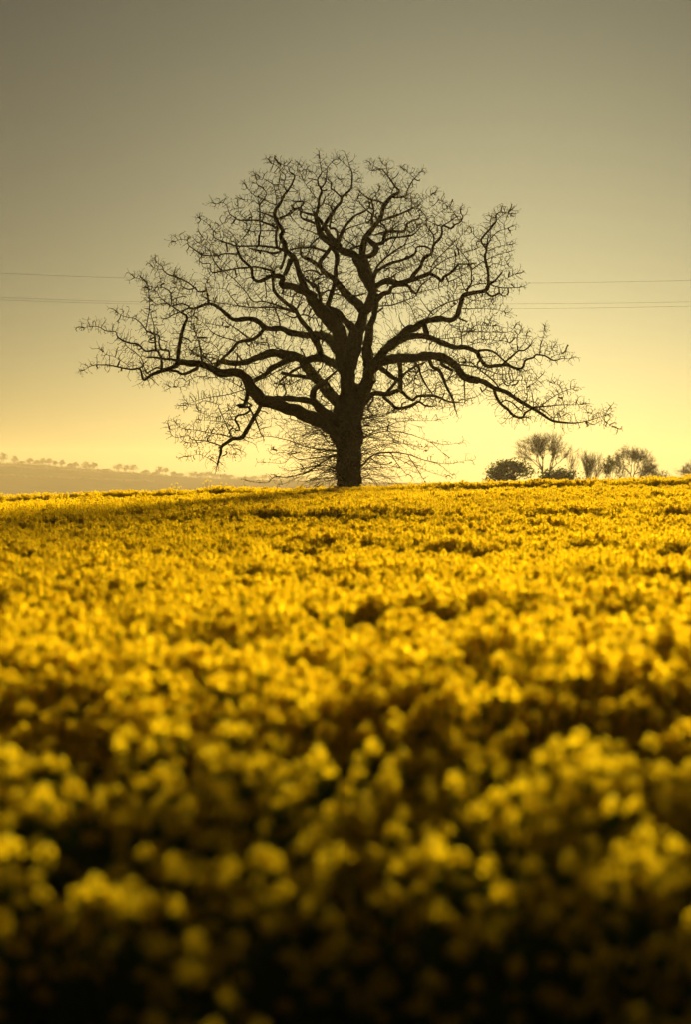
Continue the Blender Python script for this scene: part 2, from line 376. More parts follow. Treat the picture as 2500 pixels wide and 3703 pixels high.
# ------------------------------------------------------------------ the oak
# The branch plan: every line is one branch, drawn on a survey sheet (origin and scale per sheet letter), with its diameters
# along the way and its joints. Lines starting with + open a new limb; the others are its side branches.
SHEETS = {'A': (600, 540, 3.006), 'B': (1000, 540, 3.006), 'C': (1400, 640, 3.006), 'D': (300, 860, 3.006), 'E': (700, 860, 3.006),
          'F': (1100, 860, 3.006), 'G': (1500, 1000, 3.006), 'H': (300, 1160, 3.006), 'I': (600, 1280, 3.006), 'J': (700, 1160, 3.006),
          'K': (1100, 1160, 3.006), 'L': (1300, 1240, 3.006), 'M': (1720, 1160, 3.006), 'N': (900, 1460, 1.961), 'S': (0, 0, 1.0)}
PLAN = """
+trunk S 150,108,92,91,95,102,104,92,60 1268,1905 1267,1860 1266,1790 1264,1700 1262,1620 1259,1560 1263,1500 1268,1440 1272,1385
+stem K 150,165,158,130,118,112,112,105 450,1080 475,780 480,500 540,300 600,100 F610,950 F660,820 F720,720 F760,590
K 90,70 560,900 640,760 760,640
+stem K 100,140,128,108,85,62,50 570,1060 640,800 710,600 700,300 710,100 F760,850 F790,700
F 24,20 790,810 860,760
+limb K 130,165,158,148,128,118,132,125,90,92,75,70,68,50,44,30,24,20,16,12,9,5 470,1430 360,1230 230,1110 J1400,1085 J1250,1040 J1050,960 J850,890 J730,860 J640,740 J540,600 J450,560 J300,570 J180,510 H1300,480 H1050,450 H1010,490 H880,535 H760,580 H655,640 H615,520 H510,530 H330,490 H200,480 H100,485 H10,535
H 34,32,28 1230,520 1080,580 1010,545 900,535
H 34,26,20 1050,440 960,420 850,410 760,395 690,400
H 36,34,30,24,24,22,18,12,10,5 850,530 850,430 830,370 790,320 680,330 600,260 480,235 380,180 350,120 250,110 150,60 10,75
H 26,22,20,14,8,5 790,320 780,200 770,150 690,110 D680,1000 D640,940 D570,880 D500,865 D440,850 D380,820
D 14,14,10,6,4 680,990 700,880 720,780 715,600 690,500 640,460 560,430
D 14,8 770,1050 770,960 745,860 735,780
H 24,20,14 940,430 930,330 850,310 825,250 825,170 780,150
H 42,38,34,30,20,12,8,5 1030,430 1040,300 1060,180 1080,100 1120,0 D1120,850 D1050,800 D900,700 D830,640 D800,590 D720,560
H 14,10,6 700,570 660,500 640,420 560,340 480,280 460,240
H 12,8 690,610 660,570 640,480
H 16,20 700,565 760,530 800,510 850,520
H 8,3 510,530 480,480 420,440 330,390 250,370 220,340
H 9,3 1450,615 1280,605 1200,620 1120,660 1080,715 950,720
I 11,3 860,380 720,430 560,460 430,480 300,520 220,555
I 11,6 870,390 760,330 600,250
H 16,8,4 1280,400 1200,340 1140,310 1060,330
H 26,16,12,8,4 1290,450 1270,300 1250,200 1200,90 1170,10 D1170,900 D1200,840
H 20,12,8,4 1400,470 1330,400 1220,370 1150,300 1080,240
+limb I 56,48,46,45,44,38,34,26,18 1030,530 1000,620 940,720 880,820 820,910 720,920 650,970 600,1010 590,1080 570,1150 555,1210
I 15,8,4 600,1000 480,960 420,945 280,930 240,890 100,905 50,860 40,820
I 9,5 400,955 330,965 240,965
I 13,8,4 720,910 640,740 570,580 560,550 430,510 330,545 240,550
I 11,4 700,910 600,880 460,855 330,830 190,815 120,770
I 9,3 550,1190 490,1150 360,1090 240,1115
I 48,44,34,28,24,22,22,18 900,370 880,460 850,550 780,555 800,580 900,580 910,610 860,650 780,670 750,720 780,770 795,830 750,830
I 9,3 750,825 700,780 620,745 500,725 380,720
I 9,3 760,560 640,640 540,690 440,660 360,620
I 8,3 640,745 560,830 480,880
I 8,3 720,620 680,700 600,790
I 24,20,13 905,590 960,690 1000,780 1030,865
I 5,3 600,1110 650,1090 730,1085
I 5,3 680,980 730,990 760,1025
+limb K 112,108,96,80,70,58,50 420,1200 300,1060 180,970 100,880 J1280,870 J1000,845 J770,845
J 74,60,44,28,22 1300,860 1310,750 1400,690 1490,600 1560,540
J 6,3 1210,830 1180,770 1080,700 980,690
+limb K 140,120,112,100,95,92,78,64,60,54,50,44 450,1030 360,880 200,700 50,540 J1180,430 J1100,380 J1000,370 J830,350 J700,400 J560,450 J420,460 J310,440 J250,470 J230,540
J 74,64,55,52,50 1100,400 950,460 850,520 780,580 680,640 620,690 600,740
K 100,88,80,70 380,500 200,410 100,410 0,440
J 12,6 780,620 860,570 1000,500
J 20,12,5 1010,340 900,290 870,220 890,140
J 18,16,6 820,320 810,250 780,235 690,245
J 30,26,20 1140,510 1060,560 980,620 930,665
J 12,8 930,680 1050,690 1100,670
J 50,46,40 1280,620 1180,600 1060,590 950,560
J 16,10,5 700,640 780,620 900,550 1020,510
J 12,6 320,440 180,400 0,370
J 10,5 180,480 120,400 60,250 10,90
J 10,6 240,470 280,350 200,250 130,230
+limb K 115,110,95,88,84,72,64,60,62,56,48,46,34,28,24,18,12,8 380,340 300,230 220,165 100,150 E1420,1060 E1250,1060 E1050,1030 E950,990 E780,980 E700,910 E600,880 E450,890 E350,830 E270,760 E170,715 E0,770 D1150,760 D1050,810 D970,840 D910,875
E 28,22,22,18,16,14,10,5 160,710 145,600 125,545 D1330,575 D1250,585 D1220,550 D1130,480 D1020,430 D930,400 D870,350 D860,310 D800,270
D 15,12,6 1220,540 1150,560 1080,530 1050,480 1010,430
D 20,16,10,6 1150,745 1080,715 1010,725 960,740 900,715 800,720 740,680
D 10,5 1010,720 1020,640 1040,580 1000,500
D 15,10,6 960,720 950,600 880,545 740,530 690,500
D 8,4 850,540 840,450 810,350 760,320
D 8,4 960,600 1000,540 1020,450
D 10,5 1340,570 1330,500 1390,400 1450,380
E 20,17,14,6 640,1110 560,1065 480,1000 360,920 340,850
E 36,40,40,32,28 770,985 700,1060 620,1110 490,1135 420,1210 J300,420
E 15,8,5 450,1120 270,1065 180,1010 140,960 40,880
E 20,14 940,960 920,860 870,740
E 8,5 850,965 800,850 780,780
J 10,5 740,110 730,200 720,340
E 10,5 380,960 240,950 160,930
E 6,3 590,880 620,800 600,740
+limb J 70,62,52,50,44,40,34,30,26 1380,330 1320,220 1260,110 1150,-30 E1100,780 E1000,700 E920,630 E870,560 E860,450 E850,380
E 24,20,16,14,10,8 1090,790 950,750 870,720 750,690 640,690 560,580 440,450 330,370
E 17,14,10,6 1090,810 900,760 640,760 480,735 280,710 180,680
E 16,10 1060,740 1080,640 1060,640 940,600
E 14,8 1120,770 1160,680 1180,620
E 10,5 490,740 400,640 350,560 200,540
E 8,4 740,680 680,610 640,560 500,540
E 18,10,6 1080,870 1000,830 900,780
E 18,16,14 1120,840 1220,840 1290,870 1400,870
E 20,14 1270,800 1290,770 1400,830
+limb K 125,135,150,165,125,100,92,80,68,60,42,36,32,28,26,22 430,560 400,330 F420,1140 F340,960 F250,860 F140,740 F60,620 E1300,640 E1180,570 E1050,530 E950,500 E970,430 E840,420 E710,475 E640,430 E625,330 E540,250 E490,180 E465,100
K 110,100,95,90,70 480,450 520,200 F530,1010 F430,880 F330,800 F250,760
E 38,30,24,20,16,14,12,11,8 960,430 880,400 850,360 700,320 580,325 450,335 300,365 200,375 175,330 175,280 100,280 55,240 80,210 95,180
A 16,12,8,5 770,1060 700,1030 580,990 520,950 510,880 440,800 380,760
A 18,14,14,8,5 780,1140 630,1135 560,1155 400,1150 320,1100 240,1040 230,990 150,980 100,1000
E 8,4 460,90 350,60 200,10 A700,950
E 20,14,8,5 300,360 220,250 160,130 60,60
E 6,3 400,340 350,290 280,230
D 6,3 1280,190 1330,150
E 10,6 860,330 750,280 600,200 520,190
+limb E 78,66,58,58,60,56,46,44,44,36,30,24,20,14,10,6 1230,570 1170,450 1130,310 1085,210 1000,130 A1290,1020 A1250,950 A1275,890 A1220,800 A1180,720 A1190,660 A1240,590 A1290,490 A1350,410 A1400,290 A1340,240 A1330,190 A1250,165
A 40,30,22,18 1310,1110 1200,1070 1000,1050 770,1055
A 30,24,20,18,14,8 1010,1045 1010,960 1030,880 1020,780 1020,660 1020,600 1070,530 1090,470 1050,420 990,380 985,330
A 30,28,24 1205,1060 1195,960 1200,880 1210,820
A 32,26,20,14,8,5 1210,870 1150,830 1060,790 960,770 800,770 730,730 690,700 660,620 620,580 540,590
A 20,14 1180,740 1100,710 1030,685
A 18,16,14 1230,750 1270,730 1340,710 1400,660 1460,630
A 16,10,5 1310,460 1280,380 1300,290 1250,240 1220,190 1150,150
A 11,8 1250,560 1250,500 1220,420 1230,360
A 11,8,5 1200,600 1200,530 1180,430 1160,380 1100,340 1020,300
A 13,10,6 1220,610 1130,580 1070,545 960,500 880,420
A 12,6,4 1010,600 940,550 850,545
A 14,8,4 900,880 840,960 760,1040
A 14,6 1200,885 1050,885 890,885 880,830
A 8,4 870,760 790,690 780,620
A 6,3 510,900 580,830 640,790
A 6,3 600,990 650,920 730,800
A 6,3 1390,290 1400,240 1480,235
A 30,24,16 1230,1120 1150,1130 1080,1110 950,1090
A 10,5 560,1150 480,1100 470,1020 400,960
E 60,50,45 1060,250 1000,370 990,400
E 40,34,36 1000,170 980,260 940,340
+limb F 110,95,84,66,56,50,40,28,22 650,790 560,690 470,620 390,530 330,450 250,400 180,320 100,260 0,215 B270,1160 B260,1080
F 55,50,46,48,54,56 270,690 320,540 340,420 340,330 360,260 350,170 310,110
F 48,46,48 280,110 230,190 180,260 180,340
F 32,28,24,20 240,150 180,130 100,105 0,105 B200,1080 B140,1100
F 24,18 190,620 240,580 320,570
F 30,26,20,16 180,400 150,380 80,350 0,365
F 20,12,6 160,560 150,480 160,400
F 44,36,30,24 110,540 60,490 -20,440 E1160,440
F 30,24,20 380,560 480,610 560,630 650,610
F 45,40,34 180,680 160,600 110,500
+limb F 118,108,100,95,88,82,76,66,56,46,40 760,590 700,470 640,400 600,290 560,200 440,150 B650,1070 B560,1010 B480,920 B450,830 B430,760 B410,680
B 36,30,28,26,20,14,9,5 430,730 460,600 465,540 490,450 460,380 450,320 490,250 480,180 470,100
B 24,18,12,6 480,430 530,360 550,250 550,200 600,140
B 32,26,22,18 440,810 340,770 270,740 260,640 290,570 200,570
B 22,16,14 270,640 180,650 100,720 30,760
B 50,42,36,30,26,20,14,6 500,870 540,790 590,720 640,640 700,570 710,520 800,440 820,400 825,260 800,200 780,120
B 22,18,13 700,520 630,450 590,420 600,370 560,330
B 60,54,46 690,1050 590,950 510,830
B 36,28,22 660,1010 660,900 630,860 580,850 600,740
B 48,34,24,16,10 670,1010 720,890 780,800 860,720 960,670 1020,620 1000,570
B 17,8 730,890 800,850 900,820 1000,790
B 22,16 460,960 410,1000 360,1060
B 40,28,22 510,830 450,740 350,700 280,680
B 18,12 400,680 390,650 450,630 500,600
B 12,8,5 470,560 400,490 330,400 290,330
B 20,14 500,600 530,520
B 12,6 560,600 500,580
B 24,18 590,620 610,680 580,700
B 16,10,5 440,920 370,890 300,870
B 8,4 800,200 750,160 700,120
B 8,4 805,410 740,400 690,330
B 6,3 825,360 880,330
B 8,4 450,310 390,240 320,240 270,190
B 10,5 780,790 730,680 680,600
B 10,5 850,720 850,620 880,540
B 8,4 740,1090 830,980 880,930
+limb F 70,66,66,70,74,72,62,46,42,38,34,26,18,12,6 760,520 720,380 680,280 650,220 B940,1150 B960,1000 B1000,920 B1060,850 B1130,750 B1160,660 B1200,580 B1260,510 B1340,460 B1290,400 B1220,300 B1150,220 B1060,230
B 62,66,70,60 900,1190 1040,1150 1085,1080 1040,1010 990,970
B 24,18,16,12,6 1250,520 1340,520 1410,510 1420,460 1480,350 1520,300 1568,250
B 30,30,26,18 1140,775 1250,740 1380,690 1520,620
B 32,26,20 1050,840 1040,740 1060,680 1040,560
B 22,18,12 1120,565 1040,550 970,510 920,465
B 15,12 1165,640 1120,560
B 20,18,12 1110,770 1050,710 980,660 915,590
B 48,42,34,28,25,18,12 1050,1040 1160,1010 1180,920 1250,890 1390,890 1420,820 1470,780 1550,750 1560,700
B 30,22,16,9 1180,1000 1260,960 1400,950 1490,930 1560,860
B 22,18 1180,930 1190,850 1130,790
B 18,12 1060,930 1160,900 1200,900
B 26,18 720,1120 800,1090 900,1050 960,1050
B 10,6 1260,880 1300,830 1250,770
B 12,8 1100,550 1080,500 1110,460
B 14,10 1260,510 1260,460 1290,410
B 8,4 1150,220 1090,200 1030,160
B 8,4 1220,300 1200,200 1160,160
B 8,4 1500,310 1460,270 1400,230
B 8,4 1560,700 1500,600 1420,540
+limb F 62,66,66,56,48,44,40,42,34,30,26,18,12 790,520 900,470 1050,490 1170,460 1290,420 1370,380 C470,1050 C540,1080 C600,1130 C620,1090 C700,1040 C760,980 C790,945 C880,950
C 48,44,38,34,30,26,22,20,18,12,10 250,1120 300,1050 370,970 400,890 490,830 510,740 570,680 600,620 610,530 700,560 740,520 800,490 830,430 810,395
C 10,7,5 800,490 750,410 700,340 650,310
C 15,11 620,525 660,500 710,470
C 20,14,10,8 505,800 510,640 440,540 430,440 370,360 330,340
C 13,8,6 520,625 560,580 540,520 515,460 570,390 650,340
C 7,3 330,340 400,250 520,180
C 7,3 340,330 330,240 230,230
C 15,10,5 470,1040 500,950 560,880 700,740 850,600
C 13,9,4 470,1040 540,970 640,900 800,840 950,790
C 20,14,10 650,1090 670,1150
C 14,8 670,1140 740,1110 800,1080
C 12,8 540,990 620,1010 740,1010 880,980
C 12,6 730,1020 750,900 740,800 800,760
F 12,6 960,430 1000,390 1200,300 1350,250
C 12,8,5 60,1100 60,1050 200,990 380,900
C 9,4 250,1130 400,1120 500,1090
C 8,4 520,300 570,250 600,250
+limb F 38,34,30,26,20,16,13 760,440 800,360 930,280 1050,250 1200,180 1230,100 1330,95 1380,130 1385,170
F 24,18,14,10,6 760,390 820,280 960,160 1080,90 1130,0 C240,620 C320,560
F 18,12,9,5 790,320 900,210 C100,790 C200,740 C350,680 C450,600
F 14,8 790,340 900,330 1020,325
C 14,8 0,670 200,640 290,620 350,560
F 12,6,4 820,280 980,160 1200,70 C300,560 C420,480
F 10,5 960,270 970,200 1040,150
C 16,8 0,860 80,700 120,640
+limb F 54,50,42,40,34,30,18,10 780,700 850,620 930,590 950,540 1050,510 1130,520 1170,570 1230,600 1280,510 1370,450
F 12,6 950,600 1050,600 1200,580
F 12,5 1100,680 1160,740 1200,840 1250,930
F 16,8 820,740 960,730 1100,680 1200,650
F 10,5 1240,600 1400,560 1480,540
+limb K 110,105,96,92,86,74,66,62,58,48,44,38,32,30,26,24,22,16,12,5 620,760 760,480 900,300 1000,220 F1150,990 G0,560 G100,500 G250,460 G400,470 G470,420 G500,320 G540,200 G650,175 G770,155 G810,90 C1110,1150 C1100,1000 C1070,870 C1090,790 C1030,690 C1110,580 C1190,480 C1190,420 C1240,380 C1350,400
C 15,10,5 1100,740 1140,660 1220,590 1320,560
C 18,12 1090,760 1095,700 1110,640
C 12,8,4 1130,650 1130,540 1130,480
C 10,4 1030,690 970,650 925,600
G 24,22,17 770,160 840,215 920,185 960,210
G 26,24,20,18 805,90 880,50 C1180,1130 C1220,1080 C1260,1030
G 15,12,8 850,95 960,120 1140,120
G 13,10 570,170 630,100 740,75 820,90
G 22,18,14,10,6 560,150 620,80 C920,1110 C920,1010 C880,900 C800,800 C730,730
C 13,8,4 920,1010 1050,920 1200,850 1300,820
C 9,3 1110,990 1170,940 1290,960 1310,920
G 11,6 550,140 520,60 C810,1050 C800,1020
G 15,11 130,470 200,370 350,290 510,240
G 11,7 250,450 350,380 480,280
G 11,4 570,225 650,260 800,250
G 11,4 520,345 700,345 850,300
G 6,3 700,345 900,360 990,395
G 60,56 100,490 140,640
G 8,4 570,310 680,240 760,210
C 9,4 1190,480 1250,420 1330,380
C 8,4 1110,800 1200,760 1330,740
G 8,4 380,510 480,570 600,590
G 10,4 110,460 200,420 380,250 450,150
C 6,3 1150,1150 1280,1110 1400,1060
+limb K 100,84,72,66,66,62,58,52,48,42,40,38,34,28,24,22,20,18,16,10,5 850,340 950,270 1100,190 1200,160 G0,640 G150,660 G300,720 G450,770 G560,770 G680,820 G710,880 G780,965 G900,970 G1000,960 G1110,1000 G1180,990 G1210,910 G1300,880 M660,370 M760,380 M850,430 M950,410 M1025,415
G 26,22,15 690,810 800,800 880,830 970,910 1060,970
G 22,18,15 970,945 1060,870 1130,810 1200,800 1270,740
G 15,10,6 1130,810 1120,740 1120,650 1145,620
M 15,10,4 700,370 710,280 735,210 760,110
M 11,5 760,380 770,325 820,330 850,290
G 14,10,8 520,750 510,620 490,560 500,480
G 12,8,4 500,655 600,600 680,530 850,540
G 12,8,5 510,600 700,600 900,605 1030,600 1090,560
G 10,6 200,660 300,675 480,660
M 8,4 440,360 400,290 360,230
M 8,4 820,410 880,370 940,360
M 6,3 430,510 460,450 520,420
G 8,4 680,610 780,560 830,480
G 10,4 640,790 650,700 760,680 920,700
G 8,4 560,760 700,720 820,740
M 8,4 470,330 540,230 560,160
G 14,8,4 720,880 850,870 960,860
G 10,4 440,780 400,850 320,900
+limb K 112,104,96,90,84,80,78,66,54,46,40,36,30,22,14,9,5 620,860 740,520 L350,175 L500,170 L700,150 L820,140 L950,180 L1060,260 L1120,350 L1200,390 L1300,410 M0,640 M100,670 M230,740 M350,780 M450,850 M530,900 M620,950 M720,1010 M840,1085 M1000,1110 M1100,1110 M1200,1095 M1290,1070 M1400,1035
M 9,6,4 1200,1095 1290,1130 1340,1100 1400,1090 1490,1150
M 30,31,30,28,20 210,745 230,820 280,900 360,970 420,1030 510,1055 550,1000 620,960
M 17,15,13 290,885 340,865 400,890 460,940 510,975 530,920
M 14,10 500,1055 575,1050
M 20,14,8,5 620,945 720,935 870,920 1000,915 1160,910
M 12,8,5 720,930 800,860 950,770 1060,740
M 7,3 950,770 910,700 850,680
M 11,7 700,930 640,880 540,870
M 13,9,5 700,950 780,1000 850,1050 950,1040
M 14,10,6 530,890 570,830 555,700
M 7,3 850,1080 900,1000 1000,930
G 22,18,16,14 920,1210 860,1130 720,1020 650,960 600,930 500,930
G 18,13,8,5 490,960 650,980 800,1020 920,1060 1090,1050 1200,1030
M 11,8,5 260,710 300,680 380,650 640,650
M 9,5 430,800 500,760 640,740
M 8,4 190,650 280,640 400,700
L 48,42,32,26,15 760,190 800,260 880,310 920,390 950,480 1000,570 1030,640 1045,720
L 34,26,20,15 580,170 650,270 670,340 720,440 780,530 800,560
L 12,7 640,290 600,400 600,500
L 18,14,11 1145,390 1150,500 1155,610
L 9,4 1155,612 1250,595 1300,570 1345,535
L 9,5 790,540 900,460 1010,370
L 9,6 650,300 560,420 480,500
L 10,5 660,330 780,290 900,280
L 6,3 890,310 1000,370 1080,380
L 6,3 810,300 840,370 920,440
L 40,34 900,230 1020,300
M 7,3 880,890 910,820 900,780
M 8,4 560,720 640,680 700,620
M 6,3 1270,1070 1280,1020 1230,1000
M 6,3 1390,1030 1430,990 1450,970
+limb K 62,56,50,42,36,32,28,24,12 620,960 740,800 880,800 950,790 1040,760 L520,580 L590,620 L640,580 L790,575 L880,600 L960,635 L1065,650
L 38,36,36,32,24,15 270,590 340,650 420,710 550,690 620,650 660,640 720,680 800,695
L 38,32,28,22 300,545 400,420 460,380 500,330 600,260 720,210
K 24,18,13 755,850 700,950 745,1010
L 9,5 130,690 220,690 320,630
L 54,50,46 450,530 455,400 450,260 430,170
K 60,50 820,500 950,600 1020,640
L 6,3 1000,650 900,655 800,615
+shoots N 8,5,3 800,250 900,210 1000,195 1100,205 1200,235 1300,280 1380,350
N 8,5,2 800,245 900,190 1000,155 1080,125 1200,120 1330,122
N 14,12,8,5,3 800,440 860,380 930,350 1050,345 1150,365 1250,400 1350,430 1440,500
N 6,2 800,105 900,95 1000,70 1080,55
N 9,6,4 860,380 930,430 1000,425
N 7,3 1010,350 1060,430 1120,500
N 7,3 1130,360 1200,470 1250,550
N 5,2 1230,395 1400,425 1560,400
N 5,2 790,340 950,290 1100,280 1250,330
N 5,2 790,375 950,300 1030,290
N 5,2 790,470 900,450 1000,470
N 4,2 1280,270 1400,290 1520,275
N 5,2 800,520 900,500 1000,530
N 5,2 800,180 900,230 1000,240 1120,290 1250,310
N 4,2 1000,350 1120,420 1250,470 1400,520
+shoots N 12,9,6,3 620,360 500,430 400,490 270,520 180,520 120,560 0,550
N 10,7,3 620,330 480,320 390,300 280,260 130,230 30,250
N 9,6,3 620,375 500,380 360,395 300,360 230,345 170,360
N 8,5,2 580,290 500,190 400,150 300,110 200,110
N 7,2 550,230 480,215 400,220 330,240
N 9,3 640,470 550,440 450,445 300,475 270,470
N 6,2 650,480 540,490 460,540
N 6,2 390,300 350,310 300,240 240,180
N 5,2 480,330 400,350 250,330 180,330
N 5,2 450,470 350,520 240,570
N 5,2 640,520 560,530 480,540
N 5,2 480,160 400,130 320,120 250,140
N 4,2 300,360 250,420 120,415
N 5,2 600,400 480,390 420,340 330,300
"""

OAK_D = 100.0
PX2M = OAK_D / FPX
rng = random.Random(11)


def parse_plan():
    limbs = []
    for line in PLAN.strip().splitlines():
        tok = line.split()
        kind = None
        if tok[0][0] == '+':
            kind = tok[0][1:]; tok = tok[1:]
        sh = tok[0]
        scale = SHEETS[sh][2]
        w = [float(a) / scale for a in tok[1].split(',')]
        pts = []
        for p in tok[2:]:
            s = sh
            if p[0].isalpha():
                s, p = p[0], p[1:]
            x, y = p.split(',')
            o = SHEETS[s]
            pts.append((o[0] + float(x) / o[2], o[1] + float(y) / o[2]))
        n = len(pts)
        wi = np.interp(np.linspace(0, 1, n), np.linspace(0, 1, len(w)), w)
        br = [(a, b, c) for (a, b), c in zip(pts, wi)]
        if kind:
            limbs.append((kind, [br]))
        else:
            limbs[-1][1].append(br)
    return limbs


def to_world(px, py, dy):
    return at(px, py, OAK_D + dy)


def build_oak():
    limbs = parse_plan()
    root = empty('oak_tree', (to_world(1266, 1860, 0).x, OAK_D, float(canopy(0.2, OAK_D)) - CROP),
                 'huge bare old oak with wide crooked limbs standing alone in the yellow field', 'tree')
    org = root.location.copy()
    known = []                                # (px, py, dy, radius px) of all finished branches
    nodes, nrad, nlimb = [], [], []           # growth nodes in world space
    attract = []
    parts = []
    li = -1
    for kind, brs in limbs:
        li += 1
        main = None
        lslope = rng.choice([-1, 1]) * rng.uniform(0.15, 0.75)
        if kind in ('trunk', 'stem'): lslope = rng.uniform(-0.08, 0.08)
        if kind == 'shoots': lslope = rng.uniform(-0.1, 0.1)
        for bi, br in enumerate(brs):
            thin = max(c for _, _, c in br) < 14
            if known:                         # root the branch in the wood that is nearest to it
                K = np.array(known)
                g0 = np.hypot(K[:, 0] - br[0][0], K[:, 1] - br[0][1]) - K[:, 3]
                g1 = np.hypot(K[:, 0] - br[-1][0], K[:, 1] - br[-1][1]) - K[:, 3]
                if g0.min() > 12 and g1.min() < g0.min() - 6:
                    br = br[::-1]; g0 = g1
                j = int(g0.argmin())
                if g0[j] > -0.5 * K[j, 3] and g0[j] < 120:
                    br = [(K[j, 0], K[j, 1], min(br[0][2] * 1.1, K[j, 3] * 1.7))] + br
            pts = catmull(br, 5.0 if thin else 7.0)
            if not known:
                dy0 = 0.0
            else:
                K = np.array(known)
                dd = (K[:, 0] - pts[0][0]) ** 2 + (K[:, 1] - pts[0][1]) ** 2
                dy0 = K[int(dd.argmin()), 2]
            slope = lslope if bi == 0 else (lslope * 0.5 + rng.uniform(-0.55, 0.55))
            if kind == 'shoots': slope = rng.uniform(-0.8, 0.8)
            s = 0.0
            P, Rr = [], []
            ph = rng.uniform(0, 100)
            new = []
            for i, q in enumerate(pts):
                if i: s += math.hypot(q[0] - pts[i - 1][0], q[1] - pts[i - 1][1]) * PX2M
                dy = dy0 + slope * s + 0.25 * noise.noise(Vector((ph, s * 0.6, 0))) * min(1, s)
                dy = 8.5 * math.tanh(dy / 8.5)
                r = max(q[2] * 0.5, 0.45)
                wob = 0.34 * r if r > 3 else 1.1
                jx = wob * noise.noise(Vector((ph + 7, s * 2.3, 1))) + 0.5 * noise.noise(Vector((ph + 9, s * 6.0, 1)))
                jy = wob * noise.noise(Vector((ph + 17, s * 2.3, 1))) + 0.5 * noise.noise(Vector((ph + 19, s * 6.0, 1)))
                kn = 1.0 if r < 20 else 0.35
                k = 1 + kn * (0.22 * noise.noise(Vector((ph, s * 3.1, 5))) + 0.15 * noise.noise(Vector((ph, s * 9, 8))))
                p = to_world(q[0] + jx, q[1] + jy, dy)
                rm = r * k * PX2M * (OAK_D + dy) / OAK_D
                P.append(p); Rr.append(rm)
                new.append((q[0], q[1], dy, r))
            known += new
            # survey points from which twigs may grow
            acc = 0
            for i in range(len(P)):
                if i: acc += (P[i] - P[i - 1]).length
                if acc > 0.10 or i == len(P) - 1:
                    acc = 0
                    nodes.append(P[i]); nrad.append(Rr[i]); nlimb.append(li)
                    w = Rr[i] * 2
                    if kind in ('trunk',) : continue
                    n = 0
                    if kind == 'shoots': n = 2.6
                    elif w < 0.09: n = 13.0
                    elif w < 0.18: n = 18.0
                    elif w < 0.35: n = 13.0
                    elif kind != 'stem': n = 6.0
                    else: n = 2.0
                    n = int(n) + (rng.random() < n - int(n))
                    for _ in range(n):
                        u = Vector((rng.gauss(0, 1), rng.gauss(0, 1), rng.gauss(0, 1))).normalized()
                        top = 0.5 if kind == 'shoots' else (0.40 if w < 0.06 else (0.62 if w < 0.12 else 1.0))
                        L = rng.uniform(0.10, top)
                        if kind == 'shoots': u.z *= 0.45
                        attract.append(P[i] + u * (L + w * 0.5) + Vector((0, 0, 0.06)))
            if kind != 'trunk' and Rr[-1] < 0.07:   # the fine spray at the end of a branch
                t = (P[-1] - P[-min(6, len(P))]).normalized()
                for _ in range(34 if kind != 'shoots' else 12):
                    u = Vector((rng.gauss(0, 1), rng.gauss(0, 1), rng.gauss(0, 1))).normalized()
                    attract.append(P[-1] + t * rng.uniform(0, 0.30) + u * rng.uniform(0.04, 0.27) + Vector((0, 0, 0.03)))
            T = Tubes()
            sides = 22 if max(Rr) > 0.25 else (9 if max(Rr) > 0.08 else 6)
            T.add([p - org for p in P], Rr, sides, True, 0.10 if max(Rr) > 0.06 else 0.0, rng)
            nm = {'trunk': 'trunk', 'stem': 'stem', 'limb': 'limb', 'shoots': 'shoot'}[kind]
            if bi == 0:
                main = mesh_obj(nm, T.v, T.f, M_BARK if not thin else M_TWIG, root, smooth=True)
                parts.append(main)
            else:
                mesh_obj('shoot' if kind == 'shoots' else 'branch', T.v, T.f, M_BARK if not thin else M_TWIG, main, smooth=True)
    print('oak: branch nodes', len(nodes), 'attractors', len(attract))
    # --- twigs: each tip grows towards the free space left around the branches
    parent = [-1] * len(nodes)
    first = len(nodes)
    STEP, KILL, REACH = 0.075, 0.075, 1.1
    live = list(range(len(attract)))
    near = [(-1, 1e9)] * len(attract)
    fresh = list(range(len(nodes)))
    for it in range(34):
        kd = kdtree.KDTree(len(fresh))
        for i in fresh: kd.insert(nodes[i], i)
        kd.balance()
        pull = {}
        nl = []
        for a in live:
            _, idx, dist = kd.find(attract[a])
            if dist < near[a][1]: near[a] = (idx, dist)
            n, d = near[a]
            if d < KILL: continue
            nl.append(a)
            if d < REACH:
                v = (attract[a] - nodes[n]) / d
                pull[n] = pull[n] + v if n in pull else v.copy()
        live = nl
        fresh = []
        for n, v in pull.items():
            if v.length < 0.15: continue
            v.normalize()
            if parent[n] >= 0:
                v = v + (nodes[n] - nodes[parent[n]]).normalized() * 0.9
            v += Vector((rng.uniform(-1, 1), rng.uniform(-1, 1), rng.uniform(-1, 1))) * 0.22 + Vector((0, 0, 0.06))
            v.normalize()
            nodes.append(nodes[n] + v * STEP * rng.uniform(0.8, 1.25))
            parent.append(n); nlimb.append(nlimb[n]); nrad.append(0)
            fresh.append(len(nodes) - 1)
        if not fresh: break
    N = len(nodes)
    # pipe model for twig thickness
    kids = [[] for _ in range(N)]
    load = [0.0] * N
    for i in range(first, N): kids[parent[i]].append(i)
    tips = []
    for i in range(N - 1, first - 1, -1):
        if not kids[i]:
            load[i] = 1.0; tips.append(i)
        if parent[i] >= first: load[parent[i]] += load[i]
    rad = [0.0] * N
    for i in range(first, N): rad[i] = min(0.0060 * load[i] ** 0.58, 0.038)
    main_kid = [max(k, key=lambda c: load[c]) if k else -1 for k in kids]
    for _ in range(2):                        # let the twigs run straighter
        old = [n.copy() for n in nodes]
        for i in range(first, N):
            m = main_kid[i]
            if m >= 0: nodes[i] = old[i] * 0.4 + (old[parent[i]] + old[m]) * 0.3
            else: nodes[i] = old[i] * 0.8 + old[parent[i]] * 0.2
    print('oak: twig nodes', N - first, 'tips', len(tips))
    TT = [Tubes() for _ in parts]
